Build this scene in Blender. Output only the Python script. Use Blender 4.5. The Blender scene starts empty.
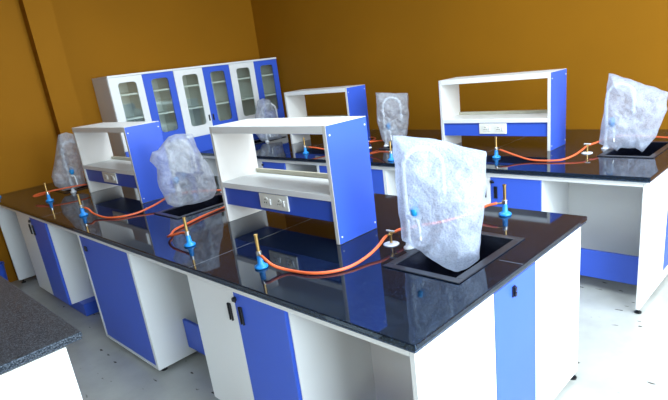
import bpy, bmesh, math, random
from mathutils import Vector, Matrix, noise
S = bpy.context.scene
C = S.collection

# ---------------------------------------------------------------- camera, world, lights, exposure
def make_camera():
    yaw, pitch, roll = 0.8107, -0.3184, -0.1286
    f = Vector((-math.sin(yaw)*math.cos(pitch), math.cos(yaw)*math.cos(pitch), math.sin(pitch)))
    r = f.cross(Vector((0, 0, 1))).normalized(); u = r.cross(f)
    c, s = math.cos(roll), math.sin(roll)
    R = c*r + s*u; U = -s*r + c*u
    cam = bpy.data.cameras.new('camera'); o = bpy.data.objects.new('camera', cam); C.objects.link(o)
    m = Matrix((R, U, -f)).transposed().to_4x4(); m.translation = Vector((0.8485, -1.0665, 1.6657))
    o.matrix_world = m
    cam.sensor_fit = 'HORIZONTAL'; cam.sensor_width = 36; cam.lens = 526.04*36/668
    cam.shift_x = -1.57/668; cam.shift_y = 34.5/668; cam.clip_start = 0.02
    S.camera = o
make_camera()
S.view_settings.view_transform = 'Standard'; S.view_settings.look = 'None'
S.view_settings.gamma = 1; S.view_settings.use_curve_mapping = False
S.view_settings.exposure = 0.42
w = bpy.data.worlds.new('sky'); S.world = w; w.use_nodes = True
w.node_tree.nodes['Background'].inputs[0].default_value = (0.75, 0.86, 1, 1)
w.node_tree.nodes['Background'].inputs[1].default_value = 1.5
def area(name, loc, rot, sx, sy, power, col):
    l = bpy.data.lights.new(name, 'AREA'); l.shape = 'RECTANGLE'; l.size = sx; l.size_y = sy
    l.energy = power; l.color = col
    o = bpy.data.objects.new(name, l); C.objects.link(o); o.location = loc; o.rotation_euler = rot
    return o
H90 = math.pi/2
ZC = 3.0
# daylight through the window in the right-hand wall (light points to -x)
area('window_daylight', (4.5, 0.4, 1.75), (0, H90, 0), 1.9, 5.0, 440, (0.76, 0.89, 1.0))
# ceiling panels above the aisle by the camera
PANELS = [(1.8, -2.6), (1.8, 0.3), (1.8, 2.3), (-.9, 1.3), (-2.9, 1.3)]
for px_, py_ in PANELS:
    area('ceiling_light_glow', (px_, py_, ZC-0.03), (0, 0, 0), 1.15, 0.55, [16, 75, 42, 36, 14][PANELS.index((px_, py_))], (0.80, 0.91, 1.0))

# ---------------------------------------------------------------- materials
def L(c):
    return tuple(((v/255)/12.92 if v/255 <= .04045 else ((v/255+.055)/1.055)**2.4) for v in c)+(1,)
def mat(name, rgb, rough=.5, metal=0, spec=.5, bump=0, bscale=60, vary=0, vscale=6, coat=0):
    m = bpy.data.materials.new(name); m.use_nodes = True; nt = m.node_tree; b = nt.nodes['Principled BSDF']
    b.inputs['Base Color'].default_value = L(rgb); b.inputs['Roughness'].default_value = rough
    b.inputs['Metallic'].default_value = metal; b.inputs['Specular IOR Level'].default_value = spec
    b.inputs['Coat Weight'].default_value = coat; b.inputs['Coat Roughness'].default_value = .1
    tc = nt.nodes.new('ShaderNodeTexCoord')
    if vary:
        n = nt.nodes.new('ShaderNodeTexNoise'); n.inputs['Scale'].default_value = vscale; n.inputs['Detail'].default_value = 5
        nt.links.new(tc.outputs['Object'], n.inputs['Vector'])
        mx = nt.nodes.new('ShaderNodeMix'); mx.data_type = 'RGBA'
        mx.inputs['A'].default_value = L(tuple(max(0, v*(1-vary)) for v in rgb)); mx.inputs['B'].default_value = L(tuple(min(255, v*(1+vary)) for v in rgb))
        nt.links.new(n.outputs['Fac'], mx.inputs['Factor']); nt.links.new(mx.outputs['Result'], b.inputs['Base Color'])
    if bump:
        n2 = nt.nodes.new('ShaderNodeTexNoise'); n2.inputs['Scale'].default_value = bscale; n2.inputs['Detail'].default_value = 4
        nt.links.new(tc.outputs['Object'], n2.inputs['Vector'])
        bp = nt.nodes.new('ShaderNodeBump'); bp.inputs['Strength'].default_value = bump; bp.inputs['Distance'].default_value = .01
        nt.links.new(n2.outputs['Fac'], bp.inputs['Height']); nt.links.new(bp.outputs['Normal'], b.inputs['Normal'])
    return m
WHITE = mat('white_laminate', (226, 228, 226), .35, bump=.02, bscale=20)
EDGE = mat('white_edge_band', (214, 212, 206), .4)
BLUE = mat('blue_laminate', (54, 90, 198), .38, vary=.03, vscale=3)
BLACKP = mat('black_plastic', (14, 14, 18), .35)
DARKMETAL = mat('dark_metal', (60, 60, 64), .35, metal=.8)
BRASS = mat('brass', (196, 160, 96), .3, metal=1)
STEEL = mat('brushed_steel', (190, 190, 188), .28, metal=1)
ENAMEL = mat('white_enamel', (222, 226, 228), .25)
RUBBER = mat('orange_rubber', (212, 94, 48), .45)
BURNERBLUE = mat('burner_blue', (28, 132, 212), .35)
KNOBBLUE = mat('knob_blue', (28, 140, 205), .35)
REDTAG = mat('red_tape', (214, 50, 40), .5)
OCHRE = mat('ochre_wall_paint', (138, 90, 6), .75, spec=.15, bump=.05, bscale=30, vary=.05, vscale=1.2)
CEIL = mat('ceiling_paint', (222, 230, 240), .8)
SINKRIM = mat('sink_rim', (34, 38, 47), .3)
SINKM = mat('black_sink', (13, 15, 26), .25)
SOCKET = mat('socket_white', (226, 226, 216), .35)
SOCKHOLE = mat('socket_holes', (70, 68, 62), .5)
SEAM = mat('slab_joint', (120, 126, 130), .5)
RAIL = mat('shelf_rail', (190, 186, 166), .4)

def granite(name, base, fleck, rough, amount, spec=.5):
    m = bpy.data.materials.new(name); m.use_nodes = True; nt = m.node_tree; b = nt.nodes['Principled BSDF']
    b.inputs['Roughness'].default_value = rough; b.inputs['Specular IOR Level'].default_value = spec
    b.inputs['Specular Tint'].default_value = (.55, .78, 1, 1)
    tc = nt.nodes.new('ShaderNodeTexCoord')
    n = nt.nodes.new('ShaderNodeTexVoronoi'); n.inputs['Scale'].default_value = 300
    nt.links.new(tc.outputs['Object'], n.inputs['Vector'])
    sp = nt.nodes.new('ShaderNodeSeparateColor'); nt.links.new(n.outputs['Color'], sp.inputs['Color'])
    cr = nt.nodes.new('ShaderNodeValToRGB'); e = cr.color_ramp.elements
    e[0].position = 1-amount; e[0].color = L(base); e[1].position = 1.0; e[1].color = L(fleck)
    nt.links.new(sp.outputs['Red'], cr.inputs['Fac']); nt.links.new(cr.outputs['Color'], b.inputs['Base Color'])
    return m
GRAN = granite('polished_black_granite', (6, 11, 21), (30, 44, 66), .045, .45, .5)
GEDGE = granite('granite_edge', (22, 28, 42), (74, 92, 116), .3, .7, .8)
GRAN2 = granite('speckled_granite', (26, 29, 34), (84, 90, 98), .34, .7, .18)

def floor_mat():
    m = bpy.data.materials.new('polished_floor'); m.use_nodes = True; nt = m.node_tree; b = nt.nodes['Principled BSDF']
    tc = nt.nodes.new('ShaderNodeTexCoord')
    n = nt.nodes.new('ShaderNodeTexNoise'); n.inputs['Scale'].default_value = 1.7; n.inputs['Detail'].default_value = 8; n.inputs['Roughness'].default_value = .6
    nt.links.new(tc.outputs['Object'], n.inputs['Vector'])
    cr = nt.nodes.new('ShaderNodeValToRGB'); e = cr.color_ramp.elements
    e[0].position = .3; e[0].color = L((158, 160, 154)); e[1].position = .7; e[1].color = L((186, 187, 180))
    nt.links.new(n.outputs['Fac'], cr.inputs['Fac'])
    # dark scuffs and drips
    mp = nt.nodes.new('ShaderNodeMapping'); mp.inputs['Scale'].default_value = (9, 22, 1)
    nt.links.new(tc.outputs['Object'], mp.inputs['Vector'])
    n3 = nt.nodes.new('ShaderNodeTexNoise'); n3.inputs['Scale'].default_value = 1; n3.inputs['Detail'].default_value = 2
    nt.links.new(mp.outputs['Vector'], n3.inputs['Vector'])
    c3 = nt.nodes.new('ShaderNodeValToRGB'); e = c3.color_ramp.elements
    e[0].position = .69; e[0].color = (0, 0, 0, 1); e[1].position = .73; e[1].color = (1, 1, 1, 1)
    nt.links.new(n3.outputs['Fac'], c3.inputs['Fac'])
    mx = nt.nodes.new('ShaderNodeMix'); mx.data_type = 'RGBA'; mx.inputs['B'].default_value = L((70, 66, 60))
    nt.links.new(c3.outputs['Color'], mx.inputs['Factor']); nt.links.new(cr.outputs['Color'], mx.inputs['A'])
    nt.links.new(mx.outputs['Result'], b.inputs['Base Color'])
    b.inputs['Roughness'].default_value = .22; b.inputs['Specular IOR Level'].default_value = .5
    return m
FLOOR = floor_mat()

def wrap_mat(name, opacity, tint, bubbles=True, crinkle=14, bub=140, bstr=.9):
    m = bpy.data.materials.new(name); m.use_nodes = True; nt = m.node_tree; N = nt.nodes
    out = N['Material Output']; b = N['Principled BSDF']
    b.inputs['Base Color'].default_value = L(tint); b.inputs['Roughness'].default_value = .28
    b.inputs['Specular IOR Level'].default_value = .6
    tc = N.new('ShaderNodeTexCoord')
    no = N.new('ShaderNodeTexNoise'); no.inputs['Scale'].default_value = crinkle; no.inputs['Detail'].default_value = 6; no.inputs['Distortion'].default_value = 1.2
    nt.links.new(tc.outputs['Object'], no.inputs['Vector'])
    vo = N.new('ShaderNodeTexVoronoi'); vo.inputs['Scale'].default_value = bub; vo.feature = 'SMOOTH_F1'
    nt.links.new(tc.outputs['Object'], vo.inputs['Vector'])
    b1 = N.new('ShaderNodeBump'); b1.inputs['Strength'].default_value = .45 if bubbles else .9; b1.inputs['Distance'].default_value = .03
    nt.links.new(no.outputs['Fac'], b1.inputs['Height'])
    b2 = N.new('ShaderNodeBump'); b2.inputs['Strength'].default_value = bstr if bubbles else .08; b2.inputs['Distance'].default_value = .004
    nt.links.new(vo.outputs['Distance'], b2.inputs['Height']); nt.links.new(b1.outputs['Normal'], b2.inputs['Normal'])
    nt.links.new(b2.outputs['Normal'], b.inputs['Normal'])
    tl = N.new('ShaderNodeBsdfTranslucent'); tl.inputs['Color'].default_value = L(tint)
    nt.links.new(b2.outputs['Normal'], tl.inputs['Normal'])
    m1 = N.new('ShaderNodeMixShader'); m1.inputs[0].default_value = .45
    nt.links.new(b.outputs[0], m1.inputs[1]); nt.links.new(tl.outputs[0], m1.inputs[2])
    tr = N.new('ShaderNodeBsdfTransparent'); tr.inputs['Color'].default_value = (.97, .98, 1, 1)
    m2 = N.new('ShaderNodeMixShader')
    mr = N.new('ShaderNodeMapRange'); mr.inputs['From Min'].default_value = .35; mr.inputs['From Max'].default_value = .65
    mr.inputs['To Min'].default_value = max(0, opacity-.07); mr.inputs['To Max'].default_value = min(1, opacity+.07)
    nt.links.new(no.outputs['Fac'], mr.inputs['Value'])
    br = N.new('ShaderNodeMapRange'); br.inputs['From Min'].default_value = .1; br.inputs['From Max'].default_value = .55
    br.inputs['To Min'].default_value = -.08 if bubbles else 0; br.inputs['To Max'].default_value = .06 if bubbles else 0
    nt.links.new(vo.outputs['Distance'], br.inputs['Value'])
    ad = N.new('ShaderNodeMath'); ad.operation = 'ADD'; ad.use_clamp = True
    nt.links.new(mr.outputs['Result'], ad.inputs[0]); nt.links.new(br.outputs['Result'], ad.inputs[1]); nt.links.new(ad.outputs[0], m2.inputs[0])
    nt.links.new(tr.outputs[0], m2.inputs[1]); nt.links.new(m1.outputs[0], m2.inputs[2])
    nt.links.new(m2.outputs[0], out.inputs['Surface'])
    return m
WRAP = wrap_mat('bubble_wrap', .5, (216, 227, 245))
WRAPTHIN = wrap_mat('thin_wrap', .47, (222, 228, 236), False, crinkle=20)
def glass_mat():
    m = bpy.data.materials.new('cabinet_glass'); m.use_nodes = True; nt = m.node_tree; N = nt.nodes
    g = N.new('ShaderNodeBsdfGlossy'); g.inputs['Roughness'].default_value = .03; g.inputs['Color'].default_value = (.9, 1, .95, 1)
    t = N.new('ShaderNodeBsdfTransparent'); t.inputs['Color'].default_value = (.92, .96, .93, 1)
    mx = N.new('ShaderNodeMixShader'); mx.inputs[0].default_value = .1
    nt.links.new(t.outputs[0], mx.inputs[1]); nt.links.new(g.outputs[0], mx.inputs[2]); nt.links.new(mx.outputs[0], N['Material Output'].inputs['Surface'])
    return m
GLASS = glass_mat()
def emit(name, col, st):
    m = bpy.data.materials.new(name); m.use_nodes = True; b = m.node_tree.nodes['Principled BSDF']
    b.inputs['Emission Color'].default_value = col; b.inputs['Emission Strength'].default_value = st
    b.inputs['Base Color'].default_value = (.8, .8, .8, 1); return m
LAMP = emit('lamp_diffuser', (.95, .98, 1, 1), 1.5)

# ---------------------------------------------------------------- helpers
def NB(): return bmesh.new()
def box(bm, x0, x1, y0, y1, z0, z1):
    v = [bm.verts.new((x, y, z)) for x in (x0, x1) for y in (y0, y1) for z in (z0, z1)]
    for q in ((0, 1, 3, 2), (4, 6, 7, 5), (0, 4, 5, 1), (2, 3, 7, 6), (0, 2, 6, 4), (1, 5, 7, 3)):
        bm.faces.new([v[i] for i in q])
    return bm
def lathe(bm, prof, cx=0, cy=0, cz=0, n=24, axis='z'):
    rings = []
    for r, h in prof:
        ring = []
        for i in range(n):
            a = 2*math.pi*i/n; p, q = r*math.cos(a), r*math.sin(a)
            co = {'z': (cx+p, cy+q, cz+h), 'x': (cx+h, cy+p, cz+q), 'y': (cx+p, cy+h, cz+q)}[axis]
            ring.append(bm.verts.new(co))
        rings.append(ring)
    for a, b in zip(rings, rings[1:]):
        for i in range(n): bm.faces.new((a[i], a[(i+1) % n], b[(i+1) % n], b[i]))
    bm.faces.new(rings[0][::-1]); bm.faces.new(rings[-1])
    return bm
def catmull(pts, k=8):
    P = [Vector(p) for p in pts]; P = [2*P[0]-P[1]]+P+[2*P[-1]-P[-2]]; out = []
    for i in range(1, len(P)-2):
        a, b, c, d = P[i-1:i+3]
        for j in range(k):
            t = j/k; out.append(.5*((2*b)+(c-a)*t+(2*a-5*b+4*c-d)*t*t+(3*b-a-3*c+d)*t**3))
    out.append(P[-2]); return out
def tube(bm, pts, r, n=10, smooth=True, k=8):
    P = catmull(pts, k) if smooth else [Vector(p) for p in pts]
    up = Vector((0, 0, 1)); rings = []
    t0 = (P[1]-P[0]).normalized(); nrm = t0.cross(up)
    if nrm.length < .1: nrm = t0.cross(Vector((1, 0, 0)))
    nrm.normalize()
    for i, p in enumerate(P):
        t = (P[min(i+1, len(P)-1)]-P[max(i-1, 0)]).normalized()
        nrm = (nrm-t*nrm.dot(t)).normalized(); bn = t.cross(nrm)
        rings.append([bm.verts.new(p+r*(math.cos(2*math.pi*j/n)*nrm+math.sin(2*math.pi*j/n)*bn)) for j in range(n)])
    for a, b in zip(rings, rings[1:]):
        for j in range(n): bm.faces.new((a[j], a[(j+1) % n], b[(j+1) % n], b[j]))
    bm.faces.new(rings[0][::-1]); bm.faces.new(rings[-1]); return bm
def obj(name, bm, m, parent=None, bevel=0, smooth=False):
    bmesh.ops.recalc_face_normals(bm, faces=bm.faces)
    me = bpy.data.meshes.new(name); bm.to_mesh(me); bm.free(); me.materials.append(m)
    if smooth: me.polygons.foreach_set('use_smooth', [True]*len(me.polygons))
    o = bpy.data.objects.new(name, me); C.objects.link(o)
    if parent: o.parent = parent
    if bevel:
        b = o.modifiers.new('bevel', 'BEVEL'); b.width = bevel; b.segments = 2; b.limit_method = 'ANGLE'
    return o
def struct(name, bm, m):
    o = obj(name, bm, m); o['kind'] = 'structure'; return o
def tag(o, label, cat, group=None):
    o['label'] = label; o['category'] = cat
    if group: o['group'] = group
    return o
def thing(name, loc, label, cat, group=None, rz=0):
    o = bpy.data.objects.new(name, None); C.objects.link(o); o.location = loc; o.rotation_euler = (0, 0, rz)
    o.empty_display_size = .1
    return tag(o, label, cat, group)
def copy_tree(o, parent=None):
    c = o.copy(); C.objects.link(c)
    if parent: c.parent = parent
    for ch in list(o.children): copy_tree(ch, c)
    return c
def bx(*a): return box(NB(), *a)
def rrect(w, h, r, n=5):
    pts = []
    for cx, cy, a0 in ((w/2-r, h/2-r, 0), (-w/2+r, h/2-r, 90), (-w/2+r, -h/2+r, 180), (w/2-r, -h/2+r, 270)):
        for i in range(n+1):
            a = math.radians(a0+90*i/n); pts.append((cx+r*math.cos(a), cy+r*math.sin(a)))
    return pts

# ---------------------------------------------------------------- room
XL, XLB, YB, YN, XR = -4.90, -5.09, 3.60, -5.0, 4.6
struct('floor', bx(XLB-.1, XR+.1, YN-.1, YB+.1, -.1, 0), FLOOR)
struct('ceiling', bx(XLB-.1, XR+.1, YN-.1, YB+.1, ZC, ZC+.1), CEIL)
struct('wall_back', bx(XLB-.1, XR+.1, YB, YB+.12, 0, ZC), OCHRE)
b = NB(); box(b, XL-.3, XL, YN, .755, 0, ZC); box(b, XLB-.11, XLB, .755, YB, 0, ZC); struct('wall_left', b, OCHRE)
struct('wall_pilaster', bx(XLB, -4.78, .755, 1.0, 0, ZC), OCHRE)
struct('wall_front', bx(XLB-.1, XR+.1, YN-.12, YN, 0, ZC), OCHRE)
b = NB(); box(b, XR, XR+.12, YN, -2.1, 0, ZC); box(b, XR, XR+.12, 2.9, YB, 0, ZC)
box(b, XR, XR+.12, -2.1, 2.9, 0, .8); box(b, XR, XR+.12, -2.1, 2.9, 2.7, ZC); struct('wall_right', b, OCHRE)
b = NB()
for y in (-2.1, -.45, 1.2, 2.84): box(b, XR+.02, XR+.08, y, y+.06, .8, 2.7)
box(b, XR+.02, XR+.08, -2.1, 2.9, .8, .86); box(b, XR+.02, XR+.08, -2.1, 2.9, 2.64, 2.7)
struct('window_1', b, WHITE)
for i, (x, y) in enumerate(PANELS):
    where = ['over the floor near the photographer', 'over the floor beyond the near island end', 'over the floor beyond the far bench end',
             'over the right half of near island', 'over the left half of near island'][i]
    t = thing('ceiling_light', (x, y, ZC-.02), 'white rectangular ceiling light panel '+where, 'ceiling light', 'ceiling light panels')
    obj('frame', bx(-.61, .61, -.31, .31, 0, .019), WHITE, t); obj('diffuser', bx(-.58, .58, -.28, .28, -.004, 0), LAMP, t)

# ---------------------------------------------------------------- benches
H = .85; TK = .022
W = 1.335
def make_worktop(x0, x1, y0, y1, holes, label, m, seams, extra=None):
    """slab with rectangular cut-outs; origin at its near right corner"""
    t = thing('worktop', (x1, y0, H-TK), label, 'worktop')
    bm = NB()
    xs = sorted(set([x0, x1]+[h[0] for h in holes]+[h[1] for h in holes]))
    ys = sorted(set([y0, y1]+[h[2] for h in holes]+[h[3] for h in holes]))
    def inside(xa, xb, ya, yb):
        cx, cy = (xa+xb)/2, (ya+yb)/2
        return not any(h[0] < cx < h[1] and h[2] < cy < h[3] for h in holes)
    V = {}
    def v(x, y, z):
        k = (round(x, 4), round(y, 4), z)
        if k not in V: V[k] = bm.verts.new((x-x1, y-y0, z))
        return V[k]
    nx, ny = len(xs)-1, len(ys)-1
    cell = [[inside(xs[i], xs[i+1], ys[j], ys[j+1]) for j in range(ny)] for i in range(nx)]
    for i in range(nx):
        for j in range(ny):
            if not cell[i][j]: continue
            a, b_, c, d = xs[i], xs[i+1], ys[j], ys[j+1]
            bm.faces.new((v(a, c, TK), v(b_, c, TK), v(b_, d, TK), v(a, d, TK)))
            bm.faces.new((v(a, c, 0), v(a, d, 0), v(b_, d, 0), v(b_, c, 0)))
            for (ii, jj, p, q) in ((i-1, j, (a, c), (a, d)), (i+1, j, (b_, c), (b_, d)), (i, j-1, (a, c), (b_, c)), (i, j+1, (a, d), (b_, d))):
                if not (0 <= ii < nx and 0 <= jj < ny) or not cell[ii][jj]:
                    bm.faces.new((v(*p, 0), v(*q, 0), v(*q, TK), v(*p, TK)))
    if extra: 
        ex = extra; box(bm, ex[0]-x1, ex[1]-x1, ex[2]-y0, ex[3]-y0, 0, TK)
    obj('slab', bm, m, t, bevel=.004)
    # lower laminated edge strip, a hair recessed
    b = NB(); box(b, x0-x1, -.003, .003, .05, -.0095, -.0008); box(b, -.05, -.003, .05, y1-y0-.003, -.0095, -.0008)
    obj('edge_build_up', b, GEDGE, t, bevel=.003)
    for s in seams:
        obj('joint', bx(s[0]-x1, s[1]-x1, s[2]-y0, s[3]-y0, TK-.001, TK+.0003), SEAM, t)
    return t
def make_sink(x0, x1, y0, y1, label, group=None):
    t = thing('sink', ((x0+x1)/2, (y0+y1)/2, H), label, 'sink', 'black drop-in sinks')
    w, d = (x1-x0)/2-.002, (y1-y0)/2-.002; dep = .2; k = .004; r = .008
    b = NB(); q = .026   # raised rim that overlaps the opening
    box(b, -w-r, w+r, -d-r, -d+q, .0006, .006); box(b, -w-r, w+r, d-q, d+r, .0006, .006)
    box(b, -w-r, -w+q, -d+q, d-q, .0006, .006); box(b, w-q, w+r, -d+q, d-q, .0006, .006)
    obj('rim', b, SINKRIM, t, bevel=.002)
    w -= q; d -= q
    b = NB(); e = .012
    box(b, -w, -w+k, -d, d, -dep, .0005); box(b, w-k, w, -d, d, -dep, .0005)
    box(b, -w, w, -d, -d+k, -dep, .0005); box(b, -w, w, d-k, d, -dep, .0005); box(b, -w, w, -d, d, -dep-k, -dep)
    obj('basin', b, SINKM, t)
    obj('drain', lathe(NB(), [(.03, 0), (.03, .004), (.022, .005), (.02, .001)], 0, 0, -dep), STEEL, t, smooth=True)
    return t
def foot(parent, x, y, z=0, h=.035):
    return obj('foot', lathe(NB(), [(.02, 0), (.02, .008), (.008, .01), (.008, h)], x, y, z, 14), BLACKP, parent)
def door_set(t, x0, x1, y, z0, z1, m, handle=None, lock=None, name='door'):
    """door facing -y between x0,x1 on plane y; handle: x position"""
    d = obj(name, bx(x0+.002, x1-.002, y-.018, y, z0, z1), m, t, bevel=.0015)
    if handle is not None:
        b = NB(); hz = (z1-.145, z1-.062)
        box(b, handle-.011, handle+.011, y-.021, y-.0182, *hz)
        box(b, handle-.011, handle-.006, y-.027, y-.021, *hz); box(b, handle+.006, handle+.011, y-.027, y-.021, *hz)
        obj('handle', b, BLACKP, d, bevel=.001)
    if lock is not None:
        lk = obj('lock', lathe(NB(), [(.011, 0), (.011, -.012), (.009, -.014)], lock, y-.018, z1-.03, 16, 'y'), BLACKP, d, smooth=False)
        b = NB(); box(b, lock-.002, lock+.024, y-.036, y-.032, z1-.036, z1-.024); obj('key', b, BLACKP, lk)
    return d
def double_cabinet(x0, xm, x1, y, label, plinth=True, depth=.44):
    t = thing('base_cabinet', (x0, y, 0), label, 'cabinet', 'two-door base cabinets')
    w, m_ = x1-x0, xm-x0; z0, z1 = .105, .787
    b = NB(); box(b, 0, .018, .001, depth, z0, .80); box(b, w-.018, w, .001, depth, z0, .80)
    box(b, .018, w-.018, .001, depth, z0, z0+.018); box(b, .018, w-.018, depth-.018, depth, z0+.018, .80); box(b, .018, w-.018, .001, .08, .782, .80)
    obj('body', b, WHITE, t)
    obj('plinth', bx(.01, w+.10, .05, depth-.02, .004, z0-.001), BLUE, t)
    door_set(t, 0, m_, 0, z0, z1, WHITE, m_-.042); door_set(t, m_, w, 0, z0, z1, BLUE, m_+.04, m_+.012)
    return t
def single_cabinet(x0, x1, y, label, depth=.37):
    t = thing('base_cabinet', (x0, y, 0), label, 'cabinet', 'single-door base cabinets')
    w = x1-x0; z0 = .03
    b = NB(); fr = .028
    box(b, 0, fr, -.018, depth, z0, .80); box(b, w-fr, w, -.018, depth, z0, .80)
    box(b, fr, w-fr, -.018, depth, z0, z0+.02); box(b, fr, w-fr, .001, depth, .787, .80); box(b, fr, w-fr, depth-.02, depth, z0+.02, .787)
    obj('body', b, WHITE, t)
    d = obj('door', bx(fr+.002, w-fr-.002, -.0165, .001, z0+.022, .785), BLUE, t, bevel=.0015)
    obj('handle', bx(.085, .118, -.026, -.0167, .69, .722), BLACKP, d, bevel=.002)
    for fx in (.04, w-.04):
        for fy in (.03, depth-.04): foot(t, fx, fy, 0, .03)
    return t
def bench_frame(xe, y0, label, knees, xl=-4.76):
    """panels that carry the worktop; xe outer face of right end panel"""
    t = thing('bench_frame', (xe, y0, 0), label, 'bench frame')
    yf, yr = .02, W-.02; th = .02
    b = NB()  # end panel with an opening for the sink cupboard door
    box(b, -th, 0, yf, .50, .03, .817); box(b, -th, 0, .84, yr, .03, .817); box(b, -th, 0, .50, .84, .03, .10); box(b, -th, 0, .50, .84, .803, .817)
    obj('end_panel', b, WHITE, t, bevel=.0015)
    d = obj('door', bx(-th, .001, .502, .838, .102, .801), BLUE, t, bevel=.0015)
    b = NB(); box(b, .001, .006, .636, .658, .73, .775); box(b, .006, .014, .640, .654, .755, .772); box(b, .006, .014, .640, .654, .734, .75)
    obj('lock', b, BLACKP, d, bevel=.001)
    obj('apron', bx(xl-xe+.03, -th-.001, yf, yf+.018, .787+.002, .817), WHITE, t)
    b = NB(); box(b, xl-xe+.03, -th-.001, .47, .485, .03, .817); obj('back_panel', b, WHITE, t)
    obj('rear_panel', bx(xl-xe+.03, -th-.001, yr-.018, yr, .03, .817), WHITE, t)
    obj('left_panel', bx(xl-xe, xl-xe+.022, yf-.015, .485, .035, .817), WHITE, t, bevel=.001)
    for k0, k1 in knees:
        obj('lower_board', bx(k0-xe, k1-xe, .235, .253, .09, .19 if k0 == -.60 else .28), BLUE, t)
    for fx, fy in ((-.012, .045), (-.012, yr-.03), (xl-xe+.011, .04)): foot(t, fx, fy, 0, .031)
    return t

SX1 = [(-.46, -.12), (-2.42, -2.12), (-4.38, -4.06)]
SX2 = [(-.38, -.06), (-2.26, -2.0), (-4.46, -4.18)]
holes1 = [(a, b_, .43, .94) for a, b_ in SX1]
B2 = 2.092
holes2 = [(a, b_, B2+.48, B2+1.0) for a, b_ in SX2]
make_worktop(-4.775, 0, 0, W, holes1, 'long polished black granite worktop of the near island with two racks on it', GRAN,
             [(-1.271, -1.269, .001, W-.001), (-3.301, -3.299, .001, W-.001), (-.10, -.001, .69, .692)], extra=(-4.895, -4.776, 0, .745))
make_worktop(-4.6, .057, B2, YB-.005, holes2, 'polished black granite worktop of the far bench along the ochre wall', GRAN,
             [(-1.201, -1.199, B2+.001, YB-.006), (-3.181, -3.179, B2+.001, YB-.006)])
for i, (a, b_) in enumerate(SX1):
    make_sink(a, b_, .43, .94, 'black rectangular sink in the near island, '+['beside its right end', 'between its two racks', 'by the left wall'][i])
for i, (a, b_) in enumerate(SX2):
    make_sink(a, b_, B2+.48, B2+1.0, 'black rectangular sink in the far bench, '+['beside its right end', 'between its two racks', 'nearest the glass cabinets'][i])
bench_frame(-.02, 0, 'white panel frame of the near island with blue door in its end', [(-.60, -.045), (-1.97, -1.36), (-3.39, -2.76), (-4.70, -4.14)])
bench_frame(.037, B2, 'white panel frame of the far bench along the ochre wall', [(-.53, .012), (-1.82, -1.30), (-3.07, -2.69), (-4.50, -3.80)], -4.58)
double_cabinet(-1.352, -.976, -.633, .022+.018, 'base cabinet with white and blue doors nearest the right end of near island')
double_cabinet(-4.129, -3.765, -3.401, .04, 'base cabinet with white and blue doors near the left wall in near island')
single_cabinet(-2.749, -1.977, .04, 'wide base cabinet with one framed dark blue door in middle of near island')
double_cabinet(-1.29, -.915, -.565, B2+.04, 'base cabinet with white and blue doors near right end of far bench')
double_cabinet(-3.79, -3.43, -3.085, B2+.04, 'base cabinet with white and blue doors at left of far bench, seen through near rack')
single_cabinet(-2.63, -1.83, B2+.04, 'wide single-door blue base cabinet in middle of far bench behind bagged faucet')

# foreground bench
t = thing('worktop', (-1.07, -.563, H-TK), 'dark grey speckled granite worktop at lower left in the foreground', 'worktop')
obj('slab', bx(-3.8, 0, -1.25, 0, .002, TK), GRAN2, t, bevel=.004)
obj('edge_build_up', bx(-3.78, -.003, -1.247, -.003, -.0075, .001), GRAN2, t, bevel=.004)
t = thing('bench_frame', (-1.09, -.588, 0), 'plain white end panel bench under the speckled granite top', 'bench frame')
obj('end_panel', bx(-.02, 0, -1.2, -.035, .03, .81), WHITE, t, bevel=.0015)
obj('back_panel', bx(-3.7, -.021, -.055, -.035, .03, .81), WHITE, t)
obj('rear_panel', bx(-3.7, -.021, -1.2, -1.18, .03, .81), WHITE, t)
for fy in (-.07, -1.15): foot(t, -.01, fy, 0, .031)

# ---------------------------------------------------------------- reagent racks
def make_rack():
    t = thing('reagent_rack', (0, 0, H), '', 'rack', 'white and blue reagent racks')
    w, d, h = .922, .27, .552; th = .024
    for s in (0, 1):
        x0 = w-th if s else 0
        p = obj('side_panel', bx(x0+(0 if s else .002), x0+th-(.002 if s else 0), 0, d, .001, h), EDGE, t, bevel=.0012)
        fx = (w-.002, w+.0005) if s else (-.0005, .002)
        obj('blue_face', bx(fx[0], fx[1], .002, d-.002, .003, h-.002), BLUE, p)
        for (yy, zz) in ((.018, .508), (d-.018, .515), (.018, .035), (d-.015, .035)):
            xx = w if s else -.003
            obj('screw_cap', lathe(NB(), [(.0042, 0), (.0042, .003)], xx, yy, zz, 12, 'x'), WHITE, p)
    obj('top_shelf', bx(th+.0005, w-th-.0005, .0, d, .515, h), WHITE, t, bevel=.0015)
    obj('middle_shelf', bx(th+.0005, w-th-.0005, .0, d, .208, .238), WHITE, t, bevel=.0015)
    obj('rear_rail', bx(th+.001, w-th-.001, d-.02, d-.002, .2385, .262), RAIL, t)
    obj('service_box', bx(th+.001, w-th-.001, .012, d-.012, .106, .2075), BLUE, t)
    p = obj('socket_plate', bx(.352, .582, .002, .0118, .122, .204), SOCKET, t, bevel=.004)
    for cx in (.41, .52):
        b = NB(); bmesh.ops
        obj('socket', lathe(NB(), [(.024, 0), (.024, -.002), (.022, -.003)], cx-.004, .0018, .163, 20, 'y'), SOCKET, p)
        b = NB()
        for ax, az in ((0, .011), (-.008, -.006), (.008, -.006)): lathe(b, [(.0038, 0), (.0038, -.001)], cx-.004+ax, -.0013, .163+az, 10, 'y')
        obj('socket_hole', b, SOCKHOLE, p)
        obj('switch', bx(cx+.024, cx+.038, -.003, .0018, .147, .179), WHITE, p, bevel=.002)
    return t
rack = make_rack()
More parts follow.
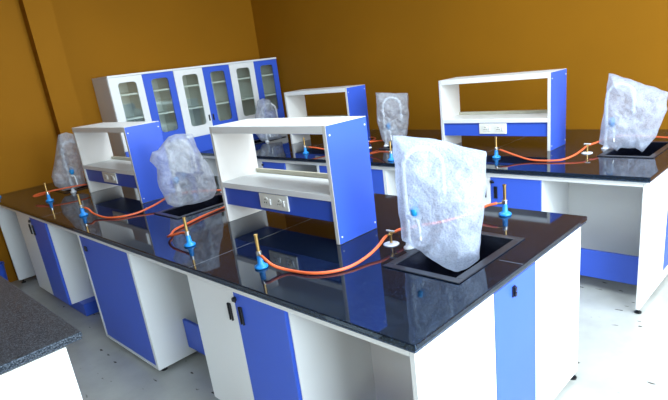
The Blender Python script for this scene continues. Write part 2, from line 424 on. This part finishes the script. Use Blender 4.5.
spots = [(-1.735, .534, 'large reagent rack in the middle of the picture, at the right end of near island'),
         (-3.80, .534, 'reagent rack on the near island closer to the left wall, behind a wrapped faucet'),
         (-1.672, B2+.601, 'reagent rack standing alone against the ochre wall on the right of far bench'),
         (-3.622, B2+.601, 'reagent rack on the far bench nearest the glass-door cabinets')]
for i, (x, y, lab) in enumerate(spots):
    r = rack if i == 0 else copy_tree(rack)
    r.location = (x, y, H); r['label'] = lab
    if i == 1: r.scale.x = 1.072

# ---------------------------------------------------------------- storage cabinets with glass doors
def rounded_hole_door(y0, y1, z0, z1, wy0, wy1, wz0, wz1, r=.035, th=.018):
    """door in plane x (0..th) with rounded window; coordinates local"""
    bm = NB(); cy, cz = (wy0+wy1)/2, (wz0+wz1)/2
    inner = [(cy+a, cz+b_) for a, b_ in rrect(wy1-wy0, wz1-wz0, r)]
    outer = []
    for (a, b_) in inner:   # project radially onto the outer rectangle
        dy, dz = a-cy, b_-cz
        ty = ((y1 if dy > 0 else y0)-cy)/dy if abs(dy) > 1e-6 else 1e9
        tz = ((z1 if dz > 0 else z0)-cz)/dz if abs(dz) > 1e-6 else 1e9
        s = min(ty, tz); outer.append((cy+dy*s, cz+dz*s))
    # insert true corners by snapping the nearest outer points
    for c in ((y0, z0), (y1, z0), (y0, z1), (y1, z1)):
        k = min(range(len(outer)), key=lambda i: (outer[i][0]-c[0])**2+(outer[i][1]-c[1])**2); outer[k] = c
    n = len(inner)
    A = [[bm.verts.new((x, p[0], p[1])) for p in inner] for x in (th, 0)]
    B = [[bm.verts.new((x, p[0], p[1])) for p in outer] for x in (th, 0)]
    for i in range(n):
        j = (i+1) % n
        bm.faces.new((A[0][i], A[0][j], B[0][j], B[0][i])); bm.faces.new((A[1][i], B[1][i], B[1][j], A[1][j]))
        bm.faces.new((A[0][i], A[1][i], A[1][j], A[0][j])); bm.faces.new((B[0][i], B[0][j], B[1][j], B[1][i]))
    return bm
def make_storage():
    t = thing('storage_cabinet', (0, 0, 0), '', 'cabinet', 'glass-door storage cabinets')
    w, d, h = .7475, .385, 1.79; th = .018
    b = NB(); xb = -d; xf = -.02
    box(b, xb, xf, 0, th, .02, h-.02); box(b, xb, xf, w-th, w, .02, h-.02); box(b, xb, xb+.01, th, w-th, .05, h-.02)
    box(b, xb, xf, th, w-th, .05, .07); box(b, xb, xf-.001, th, w-th, 1.0, 1.02); box(b, xb+.01, xf-.001, w/2-.009, w/2+.009, .07, h-.02)
    obj('carcass', b, WHITE, t)
    obj('top_panel', bx(-d, .004, 0, w, h-.0195, h), WHITE, t, bevel=.002)
    b = NB()
    for z in (1.335, 1.585):
        for y0, y1 in ((th, w/2-.01), (w/2+.01, w-th)):
            obj('shelf', bx(xb+.011, xf-.02, y0+.001, y1-.001, z-.009, z+.009), WHITE, t)
    for k in (0, 1):
        y0, y1 = (.002, w/2-.001) if k == 0 else (w/2+.001, w-.002)
        o_ = .105
        bm = rounded_hole_door(y0, y1, 1.02, h-.022, y0+.092, y1-.075, 1.135, 1.71)
        bmesh.ops.translate(bm, verts=bm.verts, vec=(-.0195, 0, 0))
        dr = obj('glass_door', bm, BLUE if k else WHITE, t)
        g = obj('pane', bx(-.012, -.009, y0+.088, y1-.071, 1.131, 1.714), GLASS, dr)
        hy = w/2+(.028 if k else -.028)
        obj('handle', bx(-.001, .008, hy-.009, hy+.009, 1.165, 1.235), BLACKP, dr, bevel=.002)
        ld = obj('lower_door', bx(-.0195, -.0015, y0, y1, .075, 1.012), WHITE if k else BLUE, t, bevel=.001)
        obj('handle', bx(-.001, .008, hy-.009, hy+.009, .88, .95), BLACKP, ld, bevel=.002)
    obj('plinth', bx(-d+.02, -.05, .02, w-.02, .001, .049), BLACKP, t)
    return t
st = make_storage()
for i, lab in enumerate(['tall storage cabinet with glass doors, its bare white side showing, nearest the pilaster',
                         'tall storage cabinet with glass doors, middle one of the row on the left wall',
                         'tall storage cabinet with glass doors, nearest the corner of the ochre walls']):
    o = st if i == 0 else copy_tree(st)
    o.location = (-4.70, 1.312+.7495*i, 0); o['label'] = lab

# ---------------------------------------------------------------- burners, gas taps, hoses
def make_burner():
    t = thing('bunsen_burner', (0, 0, H), '', 'bunsen burner', 'blue-based bunsen burners')
    obj('base', lathe(NB(), [(.028, 0), (.0305, .003), (.030, .009), (.022, .014), (.0135, .021), (.0125, .048), (.011, .056)], n=28), BURNERBLUE, t, smooth=True)
    obj('collar', lathe(NB(), [(.011, .056), (.0125, .058), (.0125, .074), (.010, .077)]), STEEL, t)
    obj('barrel', lathe(NB(), [(.0075, .077), (.0075, .146), (.009, .147), (.009, .153), (.0065, .1535)]), BRASS, t)
    obj('inlet', lathe(NB(), [(.0045, .012), (.0045, .034), (.006, .035), (.004, .042)], 0, 0, .055+.005, 12, 'x'), BRASS, t)
    return t
burner = make_burner()
bs = [(-.945, .17, -.3, 'bunsen burner in front of the right-hand rack on near island, feeding the long orange hose'),
      (-1.56, .18, 2.9, 'bunsen burner on the near island beside the folded loop of orange hose between the racks'),
      (-2.975, .17, 0.1, 'bunsen burner on the near island in front of the rack closer to left wall'),
      (-3.88, .235, 2.6, 'bunsen burner on the near island beside the last wrapped faucet by the left wall'),
      (-.344, 1.217, 3.6, 'bunsen burner at the far edge of near island, right of the big bubble-wrapped faucet'),
      (-1.03, 2.42, -.3, 'bunsen burner on the far bench in front of the right-hand rack'),
      (-1.82, 2.19, 2.6, 'bunsen burner on the far bench below the wrapped faucet between the two racks'),
      (-2.95, 2.29, 0.4, 'bunsen burner on the far bench glimpsed through the near rack opening'),
      (-4.74, .055, 0.4, 'bunsen burner at the extreme left end of the near island against the wall')]
for i, (x, y, rz, lab) in enumerate(bs):
    o = burner if i == 0 else copy_tree(burner)
    o.location = (x, y, H+.0003); o.rotation_euler = (0, 0, rz); o['label'] = lab
def make_tap():
    t = thing('gas_tap', (0, 0, H), '', 'gas tap', 'two-way brass gas taps')
    obj('flange', lathe(NB(), [(.036, 0), (.036, .003), (.030, .006), (.012, .008)], n=28), ENAMEL, t, smooth=True)
    obj('stem', lathe(NB(), [(.006, .008), (.006, .042), (.009, .044), (.009, .056), (.005, .06)]), BRASS, t)
    b = NB(); lathe(b, [(.004, -.034), (.0055, -.03), (.004, -.012), (.006, -.008), (.006, .008), (.004, .012), (.0055, .03), (.004, .034)], 0, 0, .05, 12, 'y'); obj('hose_barbs', b, BRASS, t)
    obj('handle', bx(-.022, .022, -.004, .004, .061, .067), ENAMEL, t, bevel=.001)
    return t
tap = make_tap()
ts = [(-.60, .648, 'gas tap on white round flange beside the sink at the right end of near island'),
      (-2.58, .655, 'gas tap behind the crumpled wrapped faucet between the racks on near island'),
      (-3.90, .70, 'gas tap beside the left-hand rack on near island'),
      (-.485, 2.665, 'gas tap on the far bench left of the wrapped faucet at its right end'),
      (-2.44, 2.62, 'gas tap on the far bench between the two racks')]
for i, (x, y, lab) in enumerate(ts):
    o = tap if i == 0 else copy_tree(tap)
    o.location = (x, y, H+.0003); o['label'] = lab
def hose(pts, label):
    tag(obj('gas_hose', tube(NB(), pts, .0066, 12), RUBBER, smooth=True), label, 'hose', 'orange gas hoses')
hose([(-.915, .16, .912), (-.885, .158, .90), (-.845, .165, .878), (-.786, .195, .8585), (-.683, .217, .858), (-.614, .266, .858), (-.575, .341, .86), (-.569, .438, .868), (-.575, .523, .884), (-.592, .59, .898), (-.60, .618, .90)],
     'long orange hose curving over the worktop to the gas tap beside the right end sink')
hose([(-.60, .676, .90), (-.598, .73, .898), (-.57, .86, .88), (-.53, 1.0, .865), (-.47, 1.12, .875), (-.42, 1.175, .90), (-.376, 1.20, .911)],
     'short orange hose passing behind the big bubble-wrapped faucet to its burner')
hose([(-1.598, .19, .91), (-1.64, .185, .905), (-1.72, .165, .885), (-1.775, .175, .868), (-1.81, .21, .862), (-1.892, .283, .8585), (-1.941, .411, .858), (-1.987, .547, .858), (-2.01, .667, .858), (-2.03, .80, .858), (-2.05, .98, .858)],
     'sharply folded orange hose beside its burner, passing left of the right-hand near rack')
hose([(-2.935, .178, .91), (-2.89, .185, .90), (-2.83, .19, .875), (-2.693, .207, .8585), (-2.59, .26, .858), (-2.545, .36, .860), (-2.54, .47, .875), (-2.56, .58, .893), (-2.58, .625, .90)],
     'orange hose curving in front of the left-hand rack towards the crumpled wrapped faucet')
hose([(-2.58, .685, .90), (-2.56, .80, .89), (-2.45, .97, .868), (-2.30, 1.0, .86), (-2.12, 1.02, .858), (-1.95, 1.10, .858)],
     'orange hose leaving behind the crumpled wrapped faucet towards the back of near island')
hose([(-3.915, .258, .91), (-3.955, .25, .905), (-4.03, .19, .89), (-4.06, .175, .892), (-4.03, .21, .905), (-3.979, .28, .912), (-3.934, .40, .915), (-3.905, .52, .912), (-3.90, .61, .904), (-3.90, .672, .90)],
     'orange hose rising past the last wrapped faucet by the left wall')
hose([(-.995, 2.41, .912), (-.93, 2.39, .90), (-.85, 2.375, .88), (-.746, 2.354, .862), (-.646, 2.355, .8585), (-.55, 2.385, .861), (-.50, 2.47, .875), (-.485, 2.57, .892), (-.485, 2.635, .90)],
     'orange hose swinging across the far bench in front of its right-hand rack')
hose([(-.485, 2.695, .90), (-.46, 2.76, .905), (-.445, 2.95, .90), (-.40, 3.13, .885), (-.28, 3.17, .875), (-.15, 3.17, .868), (0.0, 3.16, .8585)],
     'orange hose passing behind the wrapped faucet at the right end of far bench')
hose([(-1.856, 2.212, .91), (-1.93, 2.26, .90), (-2.04, 2.32, .885), (-2.154, 2.331, .865), (-2.272, 2.38, .858), (-2.36, 2.46, .87), (-2.43, 2.55, .893), (-2.44, 2.59, .90)],
     'orange hose from the burner below the wrapped faucet in middle of far bench')
hose([(-2.44, 2.65, .90), (-2.42, 2.76, .89), (-2.45, 2.9, .87), (-2.5, 3.1, .858), (-2.58, 3.3, .858)],
     'orange hose running behind the left-hand rack of far bench')
hose([(-2.912, 2.305, .91), (-2.84, 2.33, .90), (-2.74, 2.36, .88), (-2.62, 2.42, .858), (-2.60, 2.54, .858), (-2.62, 2.7, .858), (-2.64, 2.9, .858), (-2.72, 3.06, .858), (-2.9, 3.1, .858)],
     'orange hose beside the burner glimpsed through near rack opening')

# ---------------------------------------------------------------- faucets and their wrapping
def make_faucet():
    t = thing('lab_faucet', (0, 0, H), '', 'faucet', 'wrapped swan-neck lab faucets')
    obj('base_flange', lathe(NB(), [(.026, 0), (.026, .006), (.016, .014), (.013, .03)], n=24), ENAMEL, t, smooth=True)
    b = NB(); tube(b, [(0, 0, .02), (0, 0, .15), (0, 0, .34), (.012, 0, .395), (.055, 0, .43), (.11, 0, .425), (.15, 0, .39), (.16, 0, .34), (.16, 0, .26)], .0105, 14)
    obj('swan_neck', b, ENAMEL, t, smooth=True)
    b = NB(); lathe(b, [(.013, .262), (.013, .25), (.008, .235), (.006, .205)], .16, 0, 0, 16); obj('nozzle', b, ENAMEL, t, smooth=True)
    for s in (-1, 1):
        b = NB(); tube(b, [(0, 0, .15), (.02, s*.045, .15), (.035, s*.068, .15)], .010, 12)
        tube(b, [(.035, s*.063, .155), (.048, s*.075, .135), (.052, s*.079, .06)], .006, 10)
        v = obj('side_valve', b, ENAMEL, t, smooth=True)
        obj('knob', lathe(NB(), [(.007, .16), (.018, .175), (.020, .195), (.013, .204)], .035, s*.068, 0, 16), KNOBBLUE, v, smooth=True)
    return t
faucet = make_faucet()
def bag_mesh(cx, cy, s, outline, T, seed, ncirc=120, nr=22, crease=.012):
    """closed crumpled film sack: outline (across, height) in its own upright plane, half thickness T"""
    sx, sy = s; n = Vector((sy, -sx, 0)); sv = Vector((sx, sy, 0))
    pts = outline; m = len(pts)
    # resample boundary evenly
    seg = [math.dist(pts[i], pts[(i+1) % m]) for i in range(m)]; tot = sum(seg); B = []
    for k in range(ncirc):
        d = tot*k/ncirc; i = 0
        while d > seg[i]: d -= seg[i]; i += 1
        f = d/seg[i]; a, b_ = pts[i], pts[(i+1) % m]; B.append((a[0]+(b_[0]-a[0])*f, a[1]+(b_[1]-a[1])*f))
    mx = sum(p[0] for p in B)/ncirc; mz = sum(p[1] for p in B)/ncirc
    zlo = min(p[1] for p in B)
    bm = NB(); off = Vector((seed*3.1, seed*1.7, seed))
    def co(p, r, side):
        a = mx+(p[0]-mx)*r; z = mz+(p[1]-mz)*r
        q = Vector((a*9, z*9, side*2.3))+off
        th = T*max(0, 1-r**3.2)**.62
        wr = noise.noise(q)*crease*1.7+noise.noise(q*2.6)*crease+abs(noise.noise(q*1.3+Vector((5, 5, 5))))*-crease*1.4+noise.noise(q*6)*crease*.35
        fade = min(1, (1-r)*5)
        th = th*(1+.25*noise.noise(q*.6))+wr*fade
        e = noise.noise(Vector((p[0]*16, p[1]*16, seed)))*.006*r
        return Vector((cx, cy, 0))+sv*(a+e)+n*(side*th)+Vector((0, 0, z+e))
    rows = {}
    for side in (1, -1):
        c = bm.verts.new(co((mx, mz), 0, side)); prev = [c]*ncirc
        for j in range(1, nr+1):
            r = j/nr
            if j == nr and side == -1: cur = rows['edge']
            else: cur = [bm.verts.new(co(p, r, side if j < nr else 0)) for p in B]
            if j == nr and side == 1: rows['edge'] = cur
            for i in range(ncirc):
                k = (i+1) % ncirc
                f = (prev[i], cur[i], cur[k]) if j == 1 else (prev[i], cur[i], cur[k], prev[k])
                bm.faces.new(f if side == 1 else f[::-1])
            prev = cur
    return bm
BAGS = [
 ((-.40, .68), (.814, .582), [(-.131, 1.347), (-.04, 1.334), (.058, 1.312), (.142, 1.28), (.238, 1.247), (.228, 1.113), (.222, 1.05), (.203, .899), (.191, .787), (.143, .752), (.092, .732), (.026, .774), (-.035, .819), (-.127, .9), (-.131, 1.057), (-.131, 1.207)], .085, WRAP,
  'large pale bubble-wrap sack over the faucet at the right end of near island'),
 ((-2.36, .62), (.465, .885), [(-.089, 1.253), (-.049, 1.292), (-.01, 1.325), (.043, 1.336), (.149, 1.32), (.157, 1.232), (.2, 1.117), (.229, 1.022), (.23, .924), (.194, .874), (.102, .857), (.03, .86), (-.065, .86), (-.104, .891), (-.124, .95), (-.138, 1.062), (-.12, 1.14), (-.152, 1.198), (-.128, 1.247)], .12, WRAPTHIN,
  'crumpled clear plastic wrap over the faucet between the two racks on near island'),
 ((-4.05, .45), (.296, .955), [(.044, 1.349), (.11, 1.363), (.159, 1.338), (.173, 1.266), (.162, 1.066), (.152, .896), (.056, .872), (-.035, .875), (-.09, .93), (-.095, 1.013), (-.02, 1.185)], .10, WRAPTHIN,
  'narrow clear plastic wrap over the faucet by the pilaster and left wall'),
 ((-.36, 2.83), (.955, .296), [(-.055, 1.36), (.07, 1.31), (.288, 1.208), (.29, 1.094), (.239, .921), (.198, .865), (.166, .82), (.121, .85), (.032, .855), (.009, .83), (-.048, .858), (-.1, .894), (-.081, 1.086)], .085, WRAP,
  'large pale plastic sack over the faucet at the right end of far bench'),
 ((-2.23, 2.75), (.778, .628), [(-.121, 1.348), (.02, 1.322), (.162, 1.306), (.156, 1.112), (.124, .934), (.06, .862), (-.063, .86), (-.108, .914), (-.136, 1.1)], .08, WRAPTHIN,
  'upright grey plastic sack over the faucet between the racks on far bench'),
 ((-4.15, 2.75), (.607, .795), [(-.02, 1.325), (.05, 1.35), (.125, 1.32), (.17, 1.2), (.203, 1.059), (.195, .87), (-.041, .865), (-.132, 1.013), (-.075, 1.143)], .09, WRAPTHIN,
  'small domed plastic wrap over the faucet in front of the glass-door cabinets')]
for i, ((cx, cy), s, ol, T, m, lab) in enumerate(BAGS):
    tag(obj('plastic_wrap', bag_mesh(cx, cy, s, ol, T, i*7.3+1, crease=.010 if m == WRAP else .021), m, smooth=True), lab, 'plastic wrap', 'plastic wraps over faucets')
FA = [(-.497, .645, .62, 'pale swan-neck faucet inside the big bubble wrap at the right end of near island'),
      (-2.455, .64, .7, 'pale swan-neck faucet with blue knobs inside the crumpled wrap between the near racks'),
      (-4.022, .48, 1.2, 'pale swan-neck faucet inside the narrow wrap by the left wall'),
      (-.42, 2.82, .3, 'pale swan-neck faucet inside the sack at the right end of far bench'),
      (-2.296, 2.715, .68, 'pale swan-neck faucet inside the sack between the racks on far bench'),
      (-4.14, 2.77, .8, 'pale swan-neck faucet inside the small wrap near the glass-door cabinets')]
for i, (x, y, rz, lab) in enumerate(FA):
    o = faucet if i == 0 else copy_tree(faucet)
    o.location = (x, y, H+.0003); o.rotation_euler = (0, 0, rz); o['label'] = lab

# blue bin cut by the left edge of the picture
t = thing('waste_bin', (-4.72, -.16, 0), 'small blue bin on the floor at the left end of near island', 'bin')
b = NB(); lathe(b, [(.07, .001), (.085, .25), (.092, .252), (.092, .262), (.082, .262), (.066, .012)], n=28); obj('tub', b, BLUE, t)
